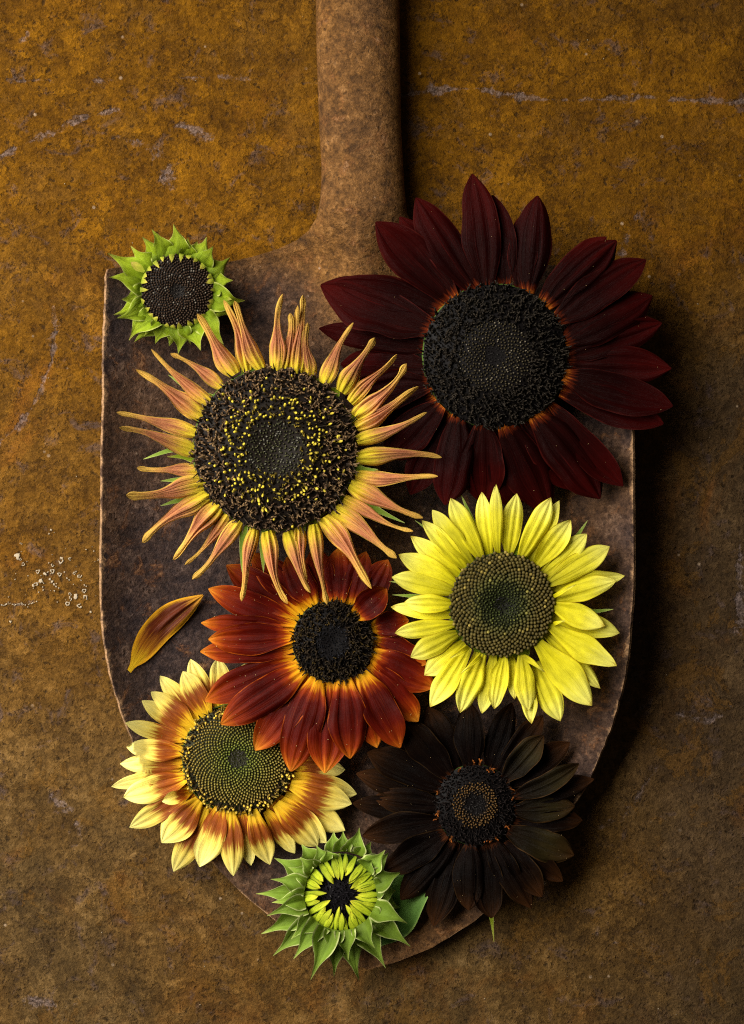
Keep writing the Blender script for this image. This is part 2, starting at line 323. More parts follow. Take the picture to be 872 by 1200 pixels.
def build_shovel():
    mat = rust_shovel()
    rows = np.concatenate([np.linspace(-220, 225, 26)[:-1], np.linspace(225, 300, 26)[:-1], np.linspace(300, 309, 8)[:-1], np.linspace(309, 316, 15)[:-1], np.linspace(316, 1080, 90)[:-1], np.linspace(1080, 1136, 22)])
    U = np.linspace(-1, 1, 89); split = int(np.argmin(np.abs(rows - 262)))
    T = np.zeros((len(rows), len(U), 3)); warm = np.zeros(T.shape[:2]); rim = np.zeros(T.shape[:2])
    for r, y in enumerate(rows):
        l, rr = float(ext(L_TAB, y)), float(ext(R_TAB, y)); c, e = (l + rr) / 2, (rr - l) / 2
        wv = float(sstep(232, 312, y)); th = np.radians(U * (90 + 62 * (1 - float(sstep(150, 262, y)))))
        x = c + e * ((1 - wv) * np.sin(th) + wv * U)
        zt = 13.6 + 13.2 * np.cos(th); z = (1 - wv) * zt + wv * blade_z(x, y)
        if y > 318:
            j = 0.4 * math.sin(y * .05) + 0.25 * math.sin(y * .31 + 1) + 0.3 * math.sin(y * 1.9); x = x + j * np.clip((np.abs(U) - .93) / .07, 0, 1) * np.sign(U)
        T[r] = W(x, np.full_like(x, y), z)
        warm[r] = np.clip((1 - sstep(285, 350, y)) + np.exp(-((x - 424) / 70.) ** 2) * (1 - sstep(340, 460, y)), 0, 1) * 0.85 + 0.12 + 0.5 * sstep(1000, 1100, y)
        rim[r] = np.clip((np.abs(U) - .994) / .006, 0, 1) * (1 if y > 318 else 0) * .55
    du = np.gradient(T, axis=1); dr = np.gradient(T, axis=0); N = np.cross(dr, du); N /= np.linalg.norm(N, axis=-1, keepdims=True) + 1e-12
    N[N[..., 2].mean(axis=1) < 0] *= 1
    if N[60, 44, 2] < 0: N = -N
    B = T - N * 1.6 * MM
    root = thing('shovel', 'rusty steel shovel blade with round socket lying under the flowers', 'shovel', (0, 0, 0))
    nu = len(U)
    def piece(name, a, b, end0, end1):
        n = b - a + 1; V = np.concatenate([T[a:b+1].reshape(-1, 3), B[a:b+1].reshape(-1, 3)]); off = n * nu
        i = np.arange(off).reshape(n, nu); F, NV = [], []
        for r in range(n - 1):
            for k in range(nu - 1):
                q = (i[r, k], i[r+1, k], i[r+1, k+1], i[r, k+1]); F.append(q); NV.append('t')
                F.append(tuple(off + v for v in q[::-1])); NV.append('b')
            F.append((i[r, 0], off + i[r, 0], off + i[r+1, 0], i[r+1, 0])); NV.append('s')
            F.append((i[r, -1], i[r+1, -1], off + i[r+1, -1], off + i[r, -1])); NV.append('s')
        for k in range(nu - 1):
            if end0: F.append((i[0, k], i[0, k+1], off + i[0, k+1], off + i[0, k])); NV.append('s')
            if end1: F.append((i[-1, k], off + i[-1, k], off + i[-1, k+1], i[-1, k+1])); NV.append('s')
        o = mesh_obj(name, V, F, mat, root); me = o.data; NN = np.concatenate([N[a:b+1].reshape(-1, 3)] * 2)
        rimf = np.concatenate([rim[a:b+1].ravel(), np.ones(off) * .8]); 
        at = me.attributes.new('warm', 'FLOAT', 'POINT'); at.data.foreach_set('value', np.concatenate([warm[a:b+1].ravel()] * 2).astype(np.float32))
        at = me.attributes.new('rim', 'FLOAT', 'POINT'); at.data.foreach_set('value', rimf.astype(np.float32))
        ln = []
        for p, tag in zip(me.polygons, NV):
            for v in p.vertices: ln.append(tuple(NN[v]) if tag == 't' else tuple(-NN[v]) if tag == 'b' else tuple(p.normal))
        me.normals_split_custom_set(ln)
        return o
    piece('socket', 0, split, True, False); piece('blade', split, len(rows) - 1, False, True)
    return root
shovel = build_shovel()

# ------------------------------------------------------------------ petals, bracts, discs
RAY = [(0, .34), (.10, .50), (.25, .78), (.42, .97), (.58, 1.0), (.72, .90), (.84, .66), (.93, .36), (.98, .13), (1, .03)]
BROAD = [(0, .36), (.10, .55), (.25, .84), (.42, 1.0), (.62, 1.0), (.76, .88), (.87, .62), (.95, .30), (1, .05)]
ROLLED = [(0, .62), (.08, .86), (.2, 1.0), (.32, .92), (.44, .66), (.56, .44), (.70, .34), (.84, .33), (.93, .38), (.98, .25), (1, .08)]
BRACT = [(0, .95), (.15, 1.0), (.30, .92), (.45, .70), (.58, .43), (.70, .24), (.85, .12), (1, .02)]
LEAF = [(0, .15), (.12, .6), (.3, .95), (.45, 1.0), (.65, .85), (.82, .5), (.94, .18), (1, .03)]
NEEDLE = [(0, .9), (.3, 1.0), (.6, .6), (.85, .3), (1, .05)]

def sheet(name, root, mat, base, tip, w, z0, z1, prof=RAY, arch=0.0, cup=0.3, fold=0.25, twist=0.0, bend=0.0, wave=0.0, curl=0.0, crumple=0.25, nl=22, nw=13, ridge=0.075, thick=0.0, clear=0.7, seed=None, snake=0.0):
    """one petal or bract as a curved sheet; plan in photograph pixels, heights in mm, lateral width in pixels"""
    rg = np.random.default_rng(seed if seed is not None else random.randrange(1 << 30))
    b, t = np.array(base, float), np.array(tip, float); d = t - b; ln = np.hypot(*d); d = d / ln; pr = np.array([-d[1], d[0]])
    s = np.linspace(0, 1, nl) ** 0.93; v = np.linspace(-1, 1, nw); Sg, V = np.meshgrid(s, v, indexing='ij')
    half = herm(prof, s)[:, None] * w / 2 * (1 + 0.035 * np.sin(s * 9 + rg.uniform(0, 6.28)))[:, None]
    jl = sum(rg.uniform(.015, .045) * np.sin(s * rg.uniform(4, 16) + rg.uniform(0, 6.28)) for _ in range(3)); jr = sum(rg.uniform(.015, .045) * np.sin(s * rg.uniform(4, 16) + rg.uniform(0, 6.28)) for _ in range(3))
    half = half * (1 + np.where(V < 0, jl[:, None], jr[:, None]))
    off = bend * ln * np.sin(math.pi * s)[:, None] * .6 + bend * ln * 0.3 * (s[:, None] ** 2 - s[:, None]) + snake * np.sin(2 * math.pi * s ** .8)[:, None] * s[:, None]
    X = b[0] + d[0] * ln * Sg + pr[0] * (half * V + off); Y = b[1] + d[1] * ln * Sg + pr[1] * (half * V + off)
    hm = half * PX
    z = z0 + (z1 - z0) * Sg + arch * 4 * Sg * (1 - Sg) + curl * Sg ** 5
    z = z + cup * hm * V ** 2 + fold * hm * 0.30 * np.cos(3 * math.pi * V * 0.98) + twist * hm * V * Sg
    z = z + wave * hm * np.abs(V) ** 3 * np.sin(Sg * rg.uniform(5, 9) + np.sign(V) * 1.3 + rg.uniform(0, 6.28))
    for q in range(3): z = z + crumple * 0.5 * np.sin(Sg * rg.uniform(3, 10) + V * rg.uniform(-3, 3) + rg.uniform(0, 6.28)) * Sg
    if ridge:
        for q in range(3): z = z + ridge * hm * 0.55 * np.cos(math.pi * V * rg.uniform(3.0, 7.5) + rg.uniform(0, 6.28) + Sg * rg.uniform(-1, 1)) * np.minimum(1, Sg * 4)
    if clear is not None:
        inside = (Y > 225) & (Y < 1134) & (X > ext(L_TAB, Y) - 6) & (X < ext(R_TAB, Y) + 6)
        z = np.maximum(z, np.where(inside, blade_z(X, Y) + clear + .8, clear))
    P = W(X, Y, z).reshape(-1, 3) - np.array(root.location)
    i = np.arange(nl * nw).reshape(nl, nw); F = np.stack([i[:-1, :-1], i[1:, :-1], i[1:, 1:], i[:-1, 1:]], -1).reshape(-1, 4)
    if (P[F[10, 1]] - P[F[10, 0]])[0] * (P[F[10, 3]] - P[F[10, 0]])[1] - (P[F[10, 1]] - P[F[10, 0]])[1] * (P[F[10, 3]] - P[F[10, 0]])[0] < 0: F = F[:, ::-1]
    o = mesh_obj(name, P, F, mat, root, uv=np.stack([Sg.ravel(), (V.ravel() + 1) / 2], -1))
    return o

def ring(n, r, z): return [(r * math.cos(6.28319 * k / n), r * math.sin(6.28319 * k / n), z) for k in range(n)]
def template(profile, n, apex):
    v = []; f = []
    for r, z in profile: v += ring(n, r, z)
    m = len(profile)
    for a in range(m - 1):
        for k in range(n): f.append((a * n + k, a * n + (k + 1) % n, (a + 1) * n + (k + 1) % n, (a + 1) * n + k))
    v.append((0, 0, apex)); t = len(v) - 1
    for k in range(n): f.append(((m - 1) * n + k, (m - 1) * n + (k + 1) % n, t))
    return np.array(v, float), f
def stigma(arm):
    """a floret tube whose two style arms curl outwards"""
    v, f = [], []
    def tube(pts, rad):
        b = len(v); n = 4
        for (x, y, z), r in zip(pts, rad):
            for k in range(n): v.append((x + r * math.cos(1.5708 * k), y + r * math.sin(1.5708 * k), z))
        for a in range(len(pts) - 1):
            for k in range(n): f.append((b + a * n + k, b + a * n + (k + 1) % n, b + (a + 1) * n + (k + 1) % n, b + (a + 1) * n + k))
    tube([(0, 0, 0), (0, 0, .55)], [.55, .42])
    tube([(.05, 0, .5), (.25, .0, .95), (.25 + arm * .5, .1, 1.1), (.2 + arm, .1, .92)], [.22, .20, .17, .05])
    tube([(-.05, 0, .5), (-.25, .0, .95), (-.25 - arm * .5, -.1, 1.1), (-.2 - arm, -.1, .92)], [.22, .20, .17, .05])
    return np.array(v, float), f
BUD = template([(.50, 0), (.52, .45), (.40, .85), (.18, 1.0)], 6, 1.04)
POINT = template([(.48, 0), (.44, .5), (.24, 1.0)], 5, 1.5)
SPIKE = template([(.34, 0), (.26, .7), (.14, 1.4)], 4, 2.0)
BALL = template([(.20, 0), (.20, .8), (.48, .95), (.52, 1.25), (.30, 1.5)], 6, 1.6)
ST1, ST2 = stigma(.45), stigma(.25)

def disc(root, cx, cy, R, zrim, dome, N, kind, mats, power=0.55, dent=0.0, ell=1.0, base_col=(0.012, 0.008, 0.005), jit=.15):
    """receptacle dome plus its spiral of florets; kind(rho, rng) -> (template, size, height, tilt, base colour, tip colour)"""
    def zz(rho): return zrim + dome * (1 - rho ** 2) - dent * np.exp(-(rho / .30) ** 2)
    n, m = 40, 12; vs = [W(cx, cy, float(zz(np.array(0.))))]; 
    for a in range(1, m + 1):
        rho = a / m
        for k in range(n): vs.append(W(cx + R * rho * math.cos(6.28319 * k / n), cy - R * rho * ell * math.sin(6.28319 * k / n), float(zz(np.array(rho)))))
    fs = [(0, 1 + k, 1 + (k + 1) % n) for k in range(n)]
    for a in range(m - 1):
        for k in range(n): fs.append((1 + a * n + k, 1 + (a + 1) * n + k, 1 + (a + 1) * n + (k + 1) % n, 1 + a * n + (k + 1) % n))
    loc = np.array(root.location)
    dm = mesh_obj('disc', np.array(vs) - loc, fs, mats[1], root, col=np.tile(base_col, (len(vs), 1)))
    rg = np.random.default_rng(int(cx * 13 + cy)); V, F, C = [], [], []; cnt = 0
    for k in range(N):
        rho = ((k + .5) / N) ** power; a = k * 2.399963
        tm, size, hgt, tilt, c0, c1 = kind(rho, rg)
        if tm is None: continue
        v, f = tm; q = rg.uniform(0, 6.28); ca, sa = math.cos(q), math.sin(q)
        sx = size * PX; h = hgt
        p = np.stack([(v[:, 0] * ca - v[:, 1] * sa) * sx, (v[:, 0] * sa + v[:, 1] * ca) * sx, v[:, 2] * h], -1)
        slope = 2 * dome * rho / (R * PX); tx = math.cos(a) * slope + rg.normal(0, tilt); ty = math.sin(a) * slope + rg.normal(0, tilt)
        p[:, 0] += p[:, 2] * tx; p[:, 1] += p[:, 2] * ty
        z0 = float(zz(np.array(rho))) - .25
        jx, jy = rg.normal(0, jit, 2) * R / math.sqrt(N) * 1.7
        o = W(cx + R * rho * math.cos(a) + jx, cy - R * rho * ell * math.sin(a) + jy, z0)
        V.append(p * MM + o); F += [tuple(i + cnt for i in g) for g in f]; cnt += len(v)
        tz = np.clip(v[:, 2] / v[:, 2].max(), 0, 1)[:, None] ** 2.2
        C.append((np.array(c0) * (1 - tz) + np.array(c1) * tz) * rg.uniform(.7, 1.3))
    V = np.concatenate(V) - loc; fl = mesh_obj('florets', V, F, mats[0], dm, col=np.concatenate(C), smooth=True); fl['kind'] = 'stuff'
    return dm

def calyx(root, cx, cy, R, zrim, mat, floor=None):
    """green underside of the head and the cut stem end it rests on"""
    fl = float(blade_z(cx, cy)) if floor is None else floor
    prof = [(1.0, zrim - .5), (1.02, zrim - 2.2), (.92, zrim - .35 * (zrim - fl)), (.66, zrim - .62 * (zrim - fl)), (.36, fl + .16 * (zrim - fl)), (.22, fl + .2)]
    n = 28; vs, fs = [], []
    for r, z in prof:
        for k in range(n): vs.append(W(cx + R * r * math.cos(6.28319 * k / n), cy - R * r * math.sin(6.28319 * k / n), z))
    for a in range(len(prof) - 1):
        for k in range(n): fs.append((a * n + k, (a + 1) * n + k, (a + 1) * n + (k + 1) % n, a * n + (k + 1) % n))
    vs.append(W(cx, cy, fl + .2)); c = len(vs) - 1; b = (len(prof) - 1) * n
    for k in range(n): fs.append((b + k, c, b + (k + 1) % n))
    return mesh_obj('calyx', np.array(vs) - np.array(root.location), fs, mat, root)

def pollen(root, n, mat, rg, size=(0.12, 0.3), names=('petal',)):
    """fallen pollen grains on the upper petals"""
    pets = [c for c in root.children if c.name.split('.')[0] in names]; vs, fs = [], []
    for k in range(n):
        me = rg.choice(pets).data; v = me.vertices[rg.integers(40, len(me.vertices) - 20)]; r = rg.uniform(*size) * MM; b = len(vs); c = v.co
        for dx, dy, dz in ((1, .2, 0), (-1, 0, .1), (.1, 1, 0), (0, -1, 0), (0, 0, 1.0), (0, 0, -.6)): vs.append((c[0] + dx * r, c[1] + dy * r * rg.uniform(.6, 1.2), c[2] + dz * r + .15 * MM))
        for f in ((0, 2, 4), (2, 1, 4), (1, 3, 4), (3, 0, 4), (2, 0, 5), (1, 2, 5), (3, 1, 5), (0, 3, 5)): fs.append(tuple(b + i for i in f))
    o = mesh_obj('pollen', vs, fs, mat, root, smooth=True); o['kind'] = 'stuff'

def head(name, label, cx, cy):
    k = W(cx, cy, float(blade_z(cx, cy))); return thing(name, label, 'flower', tuple(k))

M_GREEN = petal_material('bract_green', [(0, (.11, .17, .005)), (.35, (.19, .265, .008)), (.8, (.25, .32, .014)), (1, (.34, .34, .06))], .16, .45, .18, .5, edge=(.42, .46, .11, 1), edge_from=.86, lines=((.11, .19, .008, 1), .45), bump=.9)
M_GREEN2 = petal_material('bract_blue_green', [(0, (.11, .17, .010)), (.4, (.15, .24, .022)), (.8, (.20, .30, .035)), (1, (.30, .35, .08))], .1, .25, .22, .5, edge=(.48, .52, .20, 1), edge_from=.84)
M_CALYX = plain_material('calyx_green', (.07, .13, .018, 1))
M_FLORET = floret_material('floret_tissue', .6, .15); M_FLORET_DARK = floret_material('floret_tissue_dark', .55, .10)
M_POLLEN = plain_material('pollen_grain', (.55, .38, .16, 1), .7)

def rays(root, rows, mat, Zf, z_rim, prof, drop=2.6, tipz=0.0, dflt={}, pull=4.0):
    """rows of (tip x, tip y, base x, base y, width, layer[, overrides]) in zoomed coordinates"""
    for i, r in enumerate(rows):
        ov = dict(dflt); 
        if len(r) > 6: ov.update(r[6])
        (tx, ty), (bx, by) = Zf(r[0], r[1]), Zf(r[2], r[3]); sc = Zf(1, 0)[0] - Zf(0, 0)[0]
        q = math.hypot(bx - cx, by - cy); bx, by = bx + (cx - bx) / q * pull, by + (cy - by) / q * pull
        z0 = z_rim - drop * (1 - r[5]) + (i % 3) * .35
        rr = random.Random(i * 31 + int(tx))
        a = dict(arch=rr.uniform(.5, 2.2), cup=rr.uniform(-.15, .35), fold=rr.uniform(.10, .34), twist=rr.uniform(-.3, .3), bend=rr.uniform(-.04, .04), wave=rr.uniform(.05, .25), curl=rr.uniform(-1.5, 1.5), crumple=.3)
        tz = ov.pop('tz', tipz); nm = ov.pop('name', 'petal'); pf = ov.pop('prof', prof); mt = ov.pop('mat', mat)
        a.update(ov)
        sheet(nm, root, mt, (bx, by), (tx, ty), r[4] * sc, z0, z_rim + tz - (drop * .8) * (1 - r[5]) + rr.uniform(-.8, .8), pf, seed=int(tx * 7 + ty), **a)

def bract_ring(root, cx, cy, R, n, reach, width, z0, z1, mat, seed, jitter=.12):
    rg = random.Random(seed)
    for k in range(n):
        a = 6.28319 * k / n + rg.uniform(-jitter, jitter); q = reach * rg.uniform(.85, 1.12)
        sheet('bract', root, mat, (cx + R * .85 * math.cos(a), cy + R * .85 * math.sin(a)), (cx + q * math.cos(a + rg.uniform(-.08, .08)), cy + q * math.sin(a)), width, z0, z1 + rg.uniform(-1, 1), BRACT, arch=rg.uniform(-1, 1), cup=.3, bend=rg.uniform(-.06, .06), nl=14, nw=5)

def pick(rg, *opts): return opts[int(rg.integers(len(opts)))]

# ---- cream and rust flower with olive disc (lowest of the pile)
Zf = lambda x, y: (120 + x / 2.813, 760 + y / 2.813)
cx, cy, R, zr = 279, 889, 65, 16.0
E = head('sunflower', 'cream-tipped sunflower with rust-brown inner petals and olive green disc', cx, cy)
m = petal_material('cream_rust_petal', [(0, (.80, .50, .015)), (.14, (.78, .42, .012)), (.24, (.34, .085, .004)), (.40, (.21, .042, .004)), (.50, (.28, .080, .008)), (.62, (.74, .56, .09)), (1, (.85, .76, .24))], .24, .34, .25, .5, lines=((.75, .5, .06, 1), .35))
rays(E, [(380, 32, 392, 190, 74, 0), (290, 35, 345, 205, 72, 0), (190, 90, 308, 240, 66, 0), (265, 75, 345, 222, 82, 1), (160, 143, 298, 255, 68, 1), (130, 172, 285, 282, 62, 0), (75, 245, 272, 300, 56, 0), (80, 325, 262, 338, 74, 1),
         (58, 380, 262, 380, 66, 0), (30, 455, 268, 412, 58, 0), (70, 490, 265, 430, 92, 1), (90, 590, 282, 470, 74, 0), (195, 640, 312, 508, 102, 1), (235, 735, 335, 535, 82, 0), (320, 720, 388, 530, 92, 1), (432, 750, 422, 540, 78, 1),
         (490, 715, 458, 540, 62, 0), (552, 712, 498, 542, 78, 1), (635, 675, 545, 545, 64, 0), (710, 650, 580, 520, 96, 1), (738, 640, 600, 505, 80, 0), (800, 600, 612, 490, 88, 0), (822, 512, 630, 455, 88, 1), (838, 480, 640, 425, 78, 0),
         (800, 400, 640, 390, 70, 0), (470, 50, 450, 185, 70, 0), (560, 70, 510, 200, 70, 0), (650, 120, 565, 230, 70, 0), (740, 190, 610, 270, 70, 0), (790, 290, 635, 330, 70, 0),
         (197, 505, 285, 478, 44, 1, dict(arch=4.5, curl=3, cup=1.2, tz=4))], m, Zf, zr, RAY, tipz=-1.0)
rg = random.Random(77)
for k in range(24):
    a = k * 6.28319 / 24 + rg.uniform(-.08, .08); q = R + rg.uniform(26, 40)
    sheet('petal', E, m, (cx + (R - 2) * math.cos(a), cy + (R - 4) * math.sin(a)), (cx + q * math.cos(a), cy + q * math.sin(a)), rg.uniform(22, 28), zr - 3.2, zr - 5, RAY, arch=.4, cup=.1)
def kE(rho, rg):
    if rho > .86: return pick(rg, (ST1, 4.6, 2.2, .35, (.03, .016, .006), (.30, .20, .03)), (BALL, 3.0, 1.8, .3, (.03, .015, .006), (.62, .42, .05)), (SPIKE, 3.4, 1.5, .4, (.012, .008, .006), (.03, .018, .01)), (SPIKE, 3.4, 1.6, .4, (.02, .012, .006), (.10, .06, .015)))
    if rho < .17: return (SPIKE, 2.0, 1.2, .25, (.03, .027, .026), (.13, .11, .115))
    g = (rho - .17) / .7
    return (POINT, 3.7, 1.0 + .3 * rho, .08, (.022 + .02 * g, .032, .006), (.17 + .22 * g, .20 + .07 * g, .028 + .03 * g))
disc(E, cx, cy, R, zr + .5, 5.0, 1180, kE, (M_FLORET, M_FLORET_DARK), .53, dent=1.8, ell=.95, base_col=(.02, .02, .006), jit=.05)
calyx(E, cx, cy, R, zr, M_CALYX); pollen(E, 26, M_POLLEN, np.random.default_rng(3), (.08, .18))

# ---- black-brown flower
Zf = lambda x, y: (410 + x / 3.007, 820 + y / 3.007)
cx, cy, R, zr = 557, 943, 47, 19.0
Fh = head('sunflower', 'near-black chocolate sunflower with golden ring in its disc, near the shovel tip', cx, cy)
m = petal_material('chocolate_petal', [(0, (.050, .014, .004)), (.06, (.004, .0016, .001)), (.45, (.0022, .0010, .0007)), (.72, (.006, .0025, .0010)), (.90, (.022, .008, .0024)), (1, (.040, .014, .004))], .14, .45, .10, .42, edge=(.020, .010, .0035, 1), edge_from=.92, spec=.035, lines=((.013, .0075, .003, 1), .4), bump=.8)
m2 = petal_material('olive_chocolate_petal', [(0, (.050, .014, .004)), (.08, (.006, .003, .0012)), (.35, (.006, .004, .0015)), (.65, (.017, .012, .0035)), (.9, (.026, .014, .004)), (1, (.036, .015, .004))], .14, .45, .10, .42, edge=(.045, .022, .007, 1), edge_from=.9, spec=.05, bump=.8)
rays(Fh, [(420, 8, 422, 225, 102, 1), (570, 10, 500, 235, 92, 0), (680, 55, 545, 245, 90, 0), (683, 125, 562, 268, 92, 1, dict(cup=.6, tz=3, mat=m2)), (775, 150, 575, 290, 90, 0), (808, 225, 600, 335, 74, 1, dict(bend=.10, cup=.5, tz=3, mat=m2)), (860, 280, 600, 345, 84, 0), (792, 375, 600, 395, 98, 1, dict(mat=m2)),
          (820, 425, 600, 430, 90, 0), (790, 548, 578, 478, 112, 1, dict(mat=m2)), (750, 640, 585, 515, 84, 0), (678, 695, 560, 525, 92, 0), (640, 735, 522, 528, 92, 1, dict(cup=-.3)), (500, 770, 470, 535, 112, 0), (420, 742, 420, 535, 116, 1, dict(cup=-.4)), (295, 798, 365, 528, 112, 0),
          (180, 705, 345, 520, 108, 1, dict(cup=-.3)), (120, 605, 318, 490, 108, 1), (45, 480, 300, 440, 104, 1), (10, 365, 300, 410, 90, 0), (85, 345, 300, 372, 96, 1), (22, 260, 302, 340, 92, 0), (62, 185, 312, 300, 112, 1), (180, 65, 338, 252, 112, 1), (275, 25, 365, 235, 104, 0), (120, 120, 320, 270, 90, 0),
          (600, 690, 500, 530, 90, 0)], m, Zf, zr, BROAD, tipz=1.0, dflt=dict(wave=.2), pull=9.0)
sheet('bract', Fh, M_GREEN, (560, 1000), (579, 1104), 24, zr - 5, 9, BRACT, arch=0, bend=-.05, nl=16, nw=5)
def kF(rho, rg):
    if rho > .90 and rg.random() < .16: return (ST2, 4.4, 1.9, .5, (.03, .010, .003), (.26, .075, .012))
    if rho > .56: return pick(rg, (ST2, 3.6, 1.5, .3, (.003, .002, .002), (.012, .008, .007)), (SPIKE, 3.0, 1.2, .4, (.003, .002, .002), (.010, .007, .006)), (SPIKE, 3.0, 1.2, .4, (.003, .002, .002), (.018, .011, .008)))
    if rho < .26: return (SPIKE, 1.7, 1.1, .3, (.01, .009, .009), (.075, .068, .064))
    return (POINT, 3.2, 1.1, .1, (.010, .006, .003), (.16, .085, .026) if rho > .34 else (.085, .055, .03))
disc(Fh, cx, cy, R, zr + .5, 3.6, 720, kF, (M_FLORET_DARK, M_FLORET_DARK), .55, dent=1.0, base_col=(.003, .002, .002))
calyx(Fh, cx, cy, R, zr, M_CALYX); pollen(Fh, 60, M_POLLEN, np.random.default_rng(4), (.06, .16))

# ---- red-orange flower
Zf = lambda x, y: (230 + x / 3.114, 640 + y / 3.114)
cx, cy, R, zr = 390, 752, 47, 25.5
D = head('sunflower', 'fiery red sunflower with yellow-orange petal bases around a black disc', cx, cy)
m = petal_material('red_orange_petal', [(0, (.80, .40, .010)), (.08, (.70, .27, .006)), (.16, (.24, .028, .002)), (.26, (.075, .0035, .001)), (.45, (.045, .002, .0008)), (.66, (.080, .004, .001)), (.84, (.19, .020, .002)), (.94, (.38, .08, .005)), (1, (.56, .19, .015))], .13, .4, .2, .42, edge=(.28, .05, .004, 1), edge_from=.95, lines=((.26, .038, .003, 1), .30), spec=.06)
rays(D, [(200, 25, 400, 215, 105, 0), (110, 70, 372, 250, 112, 0), (45, 155, 355, 275, 102, 0), (18, 280, 352, 305, 76, 0), (45, 340, 352, 325, 112, 1), (15, 385, 355, 370, 92, 0), (32, 565, 372, 425, 122, 0), (90, 650, 388, 455, 132, 1), (215, 745, 405, 475, 134, 0),
         (345, 822, 438, 492, 144, 1), (470, 828, 485, 500, 150, 0), (562, 775, 545, 492, 136, 1), (660, 735, 580, 480, 110, 0), (745, 735, 612, 470, 124, 1), (810, 640, 640, 440, 112, 0), (868, 515, 652, 395, 124, 1), (840, 430, 655, 345, 104, 0), (775, 270, 652, 295, 92, 0),
         (695, 155, 580, 252, 104, 1, dict(arch=4, tz=4, cup=.5)), (700, 50, 600, 225, 104, 0), (620, 20, 565, 215, 92, 0), (520, 5, 520, 205, 100, 1), (430, 0, 470, 200, 100, 0), (330, 40, 425, 205, 110, 1), (260, 40, 400, 215, 90, 0)], m, Zf, zr, BROAD, tipz=0.5)
def kD(rho, rg):
    if rho > .42: return pick(rg, (ST1, 4.2, 1.9, .35, (.005, .003, .002), (.020, .013, .006)), (SPIKE, 3.4, 1.5, .45, (.004, .003, .002), (.012, .008, .005)), (ST2, 4.0, 1.7, .4, (.004, .003, .002), (.055, .034, .008)) if rg.random() < .5 else (SPIKE, 3.4, 1.5, .4, (.004, .003, .002), (.016, .009, .005)))
    if rho > .32: return (SPIKE, 2.6, 1.3, .2, (.008, .008, .010), (.032, .032, .040))
    return (SPIKE, 2.4, 1.0, .2, (.004, .004, .005), (.014, .014, .018))
disc(D, cx, cy, R, zr + .5, 4.5, 760, kD, (M_FLORET_DARK, M_FLORET_DARK), .52, dent=1.5, base_col=(.003, .002, .002))
calyx(D, cx, cy, R, zr, M_CALYX); pollen(D, 190, M_POLLEN, np.random.default_rng(5), (.07, .24))

# ---- large maroon flower
Zf = lambda x, y: (370 + x / 2.028, 190 + y / 2.028)
cx, cy, R, zr = 580, 417, 84, 33.0
B = head('sunflower', 'large dark maroon sunflower with broad black disc beside the shovel socket', cx, cy)
m = petal_material('maroon_petal', [(0, (.42, .11, .010)), (.035, (.10, .014, .003)), (.10, (.008, .0010, .0007)), (.45, (.009, .0007, .0006)), (.78, (.022, .0011, .0009)), (1, (.034, .0018, .0014))], .10, .5, .12, .40, edge=(.034, .004, .003, 1), edge_from=.92, lines=((.042, .0026, .002, 1), .5), spec=.03, bump=.7)
rays(B, [(372, 28, 405, 300, 88, 1), (420, 78, 450, 295, 76, 0), (495, 120, 490, 300, 66, 0), (527, 80, 508, 308, 88, 1, dict(cup=-.4)), (690, 178, 545, 325, 84, 0), (715, 186, 552, 338, 86, 1, dict(cup=-.4, fold=.6)), (785, 232, 575, 375, 88, 1), (800, 318, 590, 430, 92, 1, dict(cup=-.4)), (822, 382, 600, 460, 84, 0),
         (845, 490, 605, 480, 84, 0), (848, 580, 595, 510, 92, 1), (826, 622, 590, 545, 92, 0), (730, 770, 560, 585, 76, 0), (676, 800, 525, 605, 104, 1, dict(cup=-.3)), (552, 835, 450, 630, 104, 1, dict(tz=-9)), (620, 780, 500, 620, 90, 0, dict(tz=-9)), (480, 830, 420, 640, 90, 0, dict(tz=-9)), (400, 812, 395, 630, 104, 1, dict(tz=-9)), (308, 815, 335, 605, 92, 1, dict(bend=-.06, cup=-.4)), (225, 790, 312, 600, 84, 0, dict(tz=-8, arch=-1)),
         (165, 705, 290, 580, 92, 1, dict(tz=-8, arch=-1)), (130, 640, 275, 560, 80, 0, dict(tz=-8, arch=-1)), (70, 560, 268, 530, 90, 1, dict(tz=-8, arch=-1)), (60, 480, 265, 490, 84, 0, dict(tz=-8, arch=-1)), (8, 395, 268, 440, 62, 0, dict(tz=-8)), (12, 292, 268, 392, 116, 1, dict(tz=-4)), (45, 285, 300, 350, 84, 0), (143, 142, 322, 322, 100, 1), (238, 85, 382, 302, 90, 1), (200, 130, 350, 310, 80, 0)], m, Zf, zr, BROAD, tipz=0.0, dflt=dict(wave=.12))
def kB(rho, rg):
    if rho > .50: return pick(rg, (ST1, 4.6, 2.0, .35, (.004, .003, .002), (.020, .015, .010)), (ST2, 4.4, 2.0, .4, (.004, .003, .002), (.013, .010, .007)), (SPIKE, 3.4, 1.4, .45, (.003, .002, .002), (.009, .007, .005)))
    if rho > .14: return (POINT, 3.2, 1.0, .08, (.008, .006, .003), (.060, .048, .026) if rg.random() < .9 else (.20, .17, .12))
    return (SPIKE, 2.0, 1.0, .2, (.010, .009, .008), (.045, .042, .038))
disc(B, cx, cy, R, zr + .5, 6.0, 1500, kB, (M_FLORET_DARK, M_FLORET_DARK), .53, dent=1.5, base_col=(.003, .002, .002))
calyx(B, cx, cy, R, zr, M_CALYX); pollen(B, 70, M_POLLEN, np.random.default_rng(6), (.07, .18))

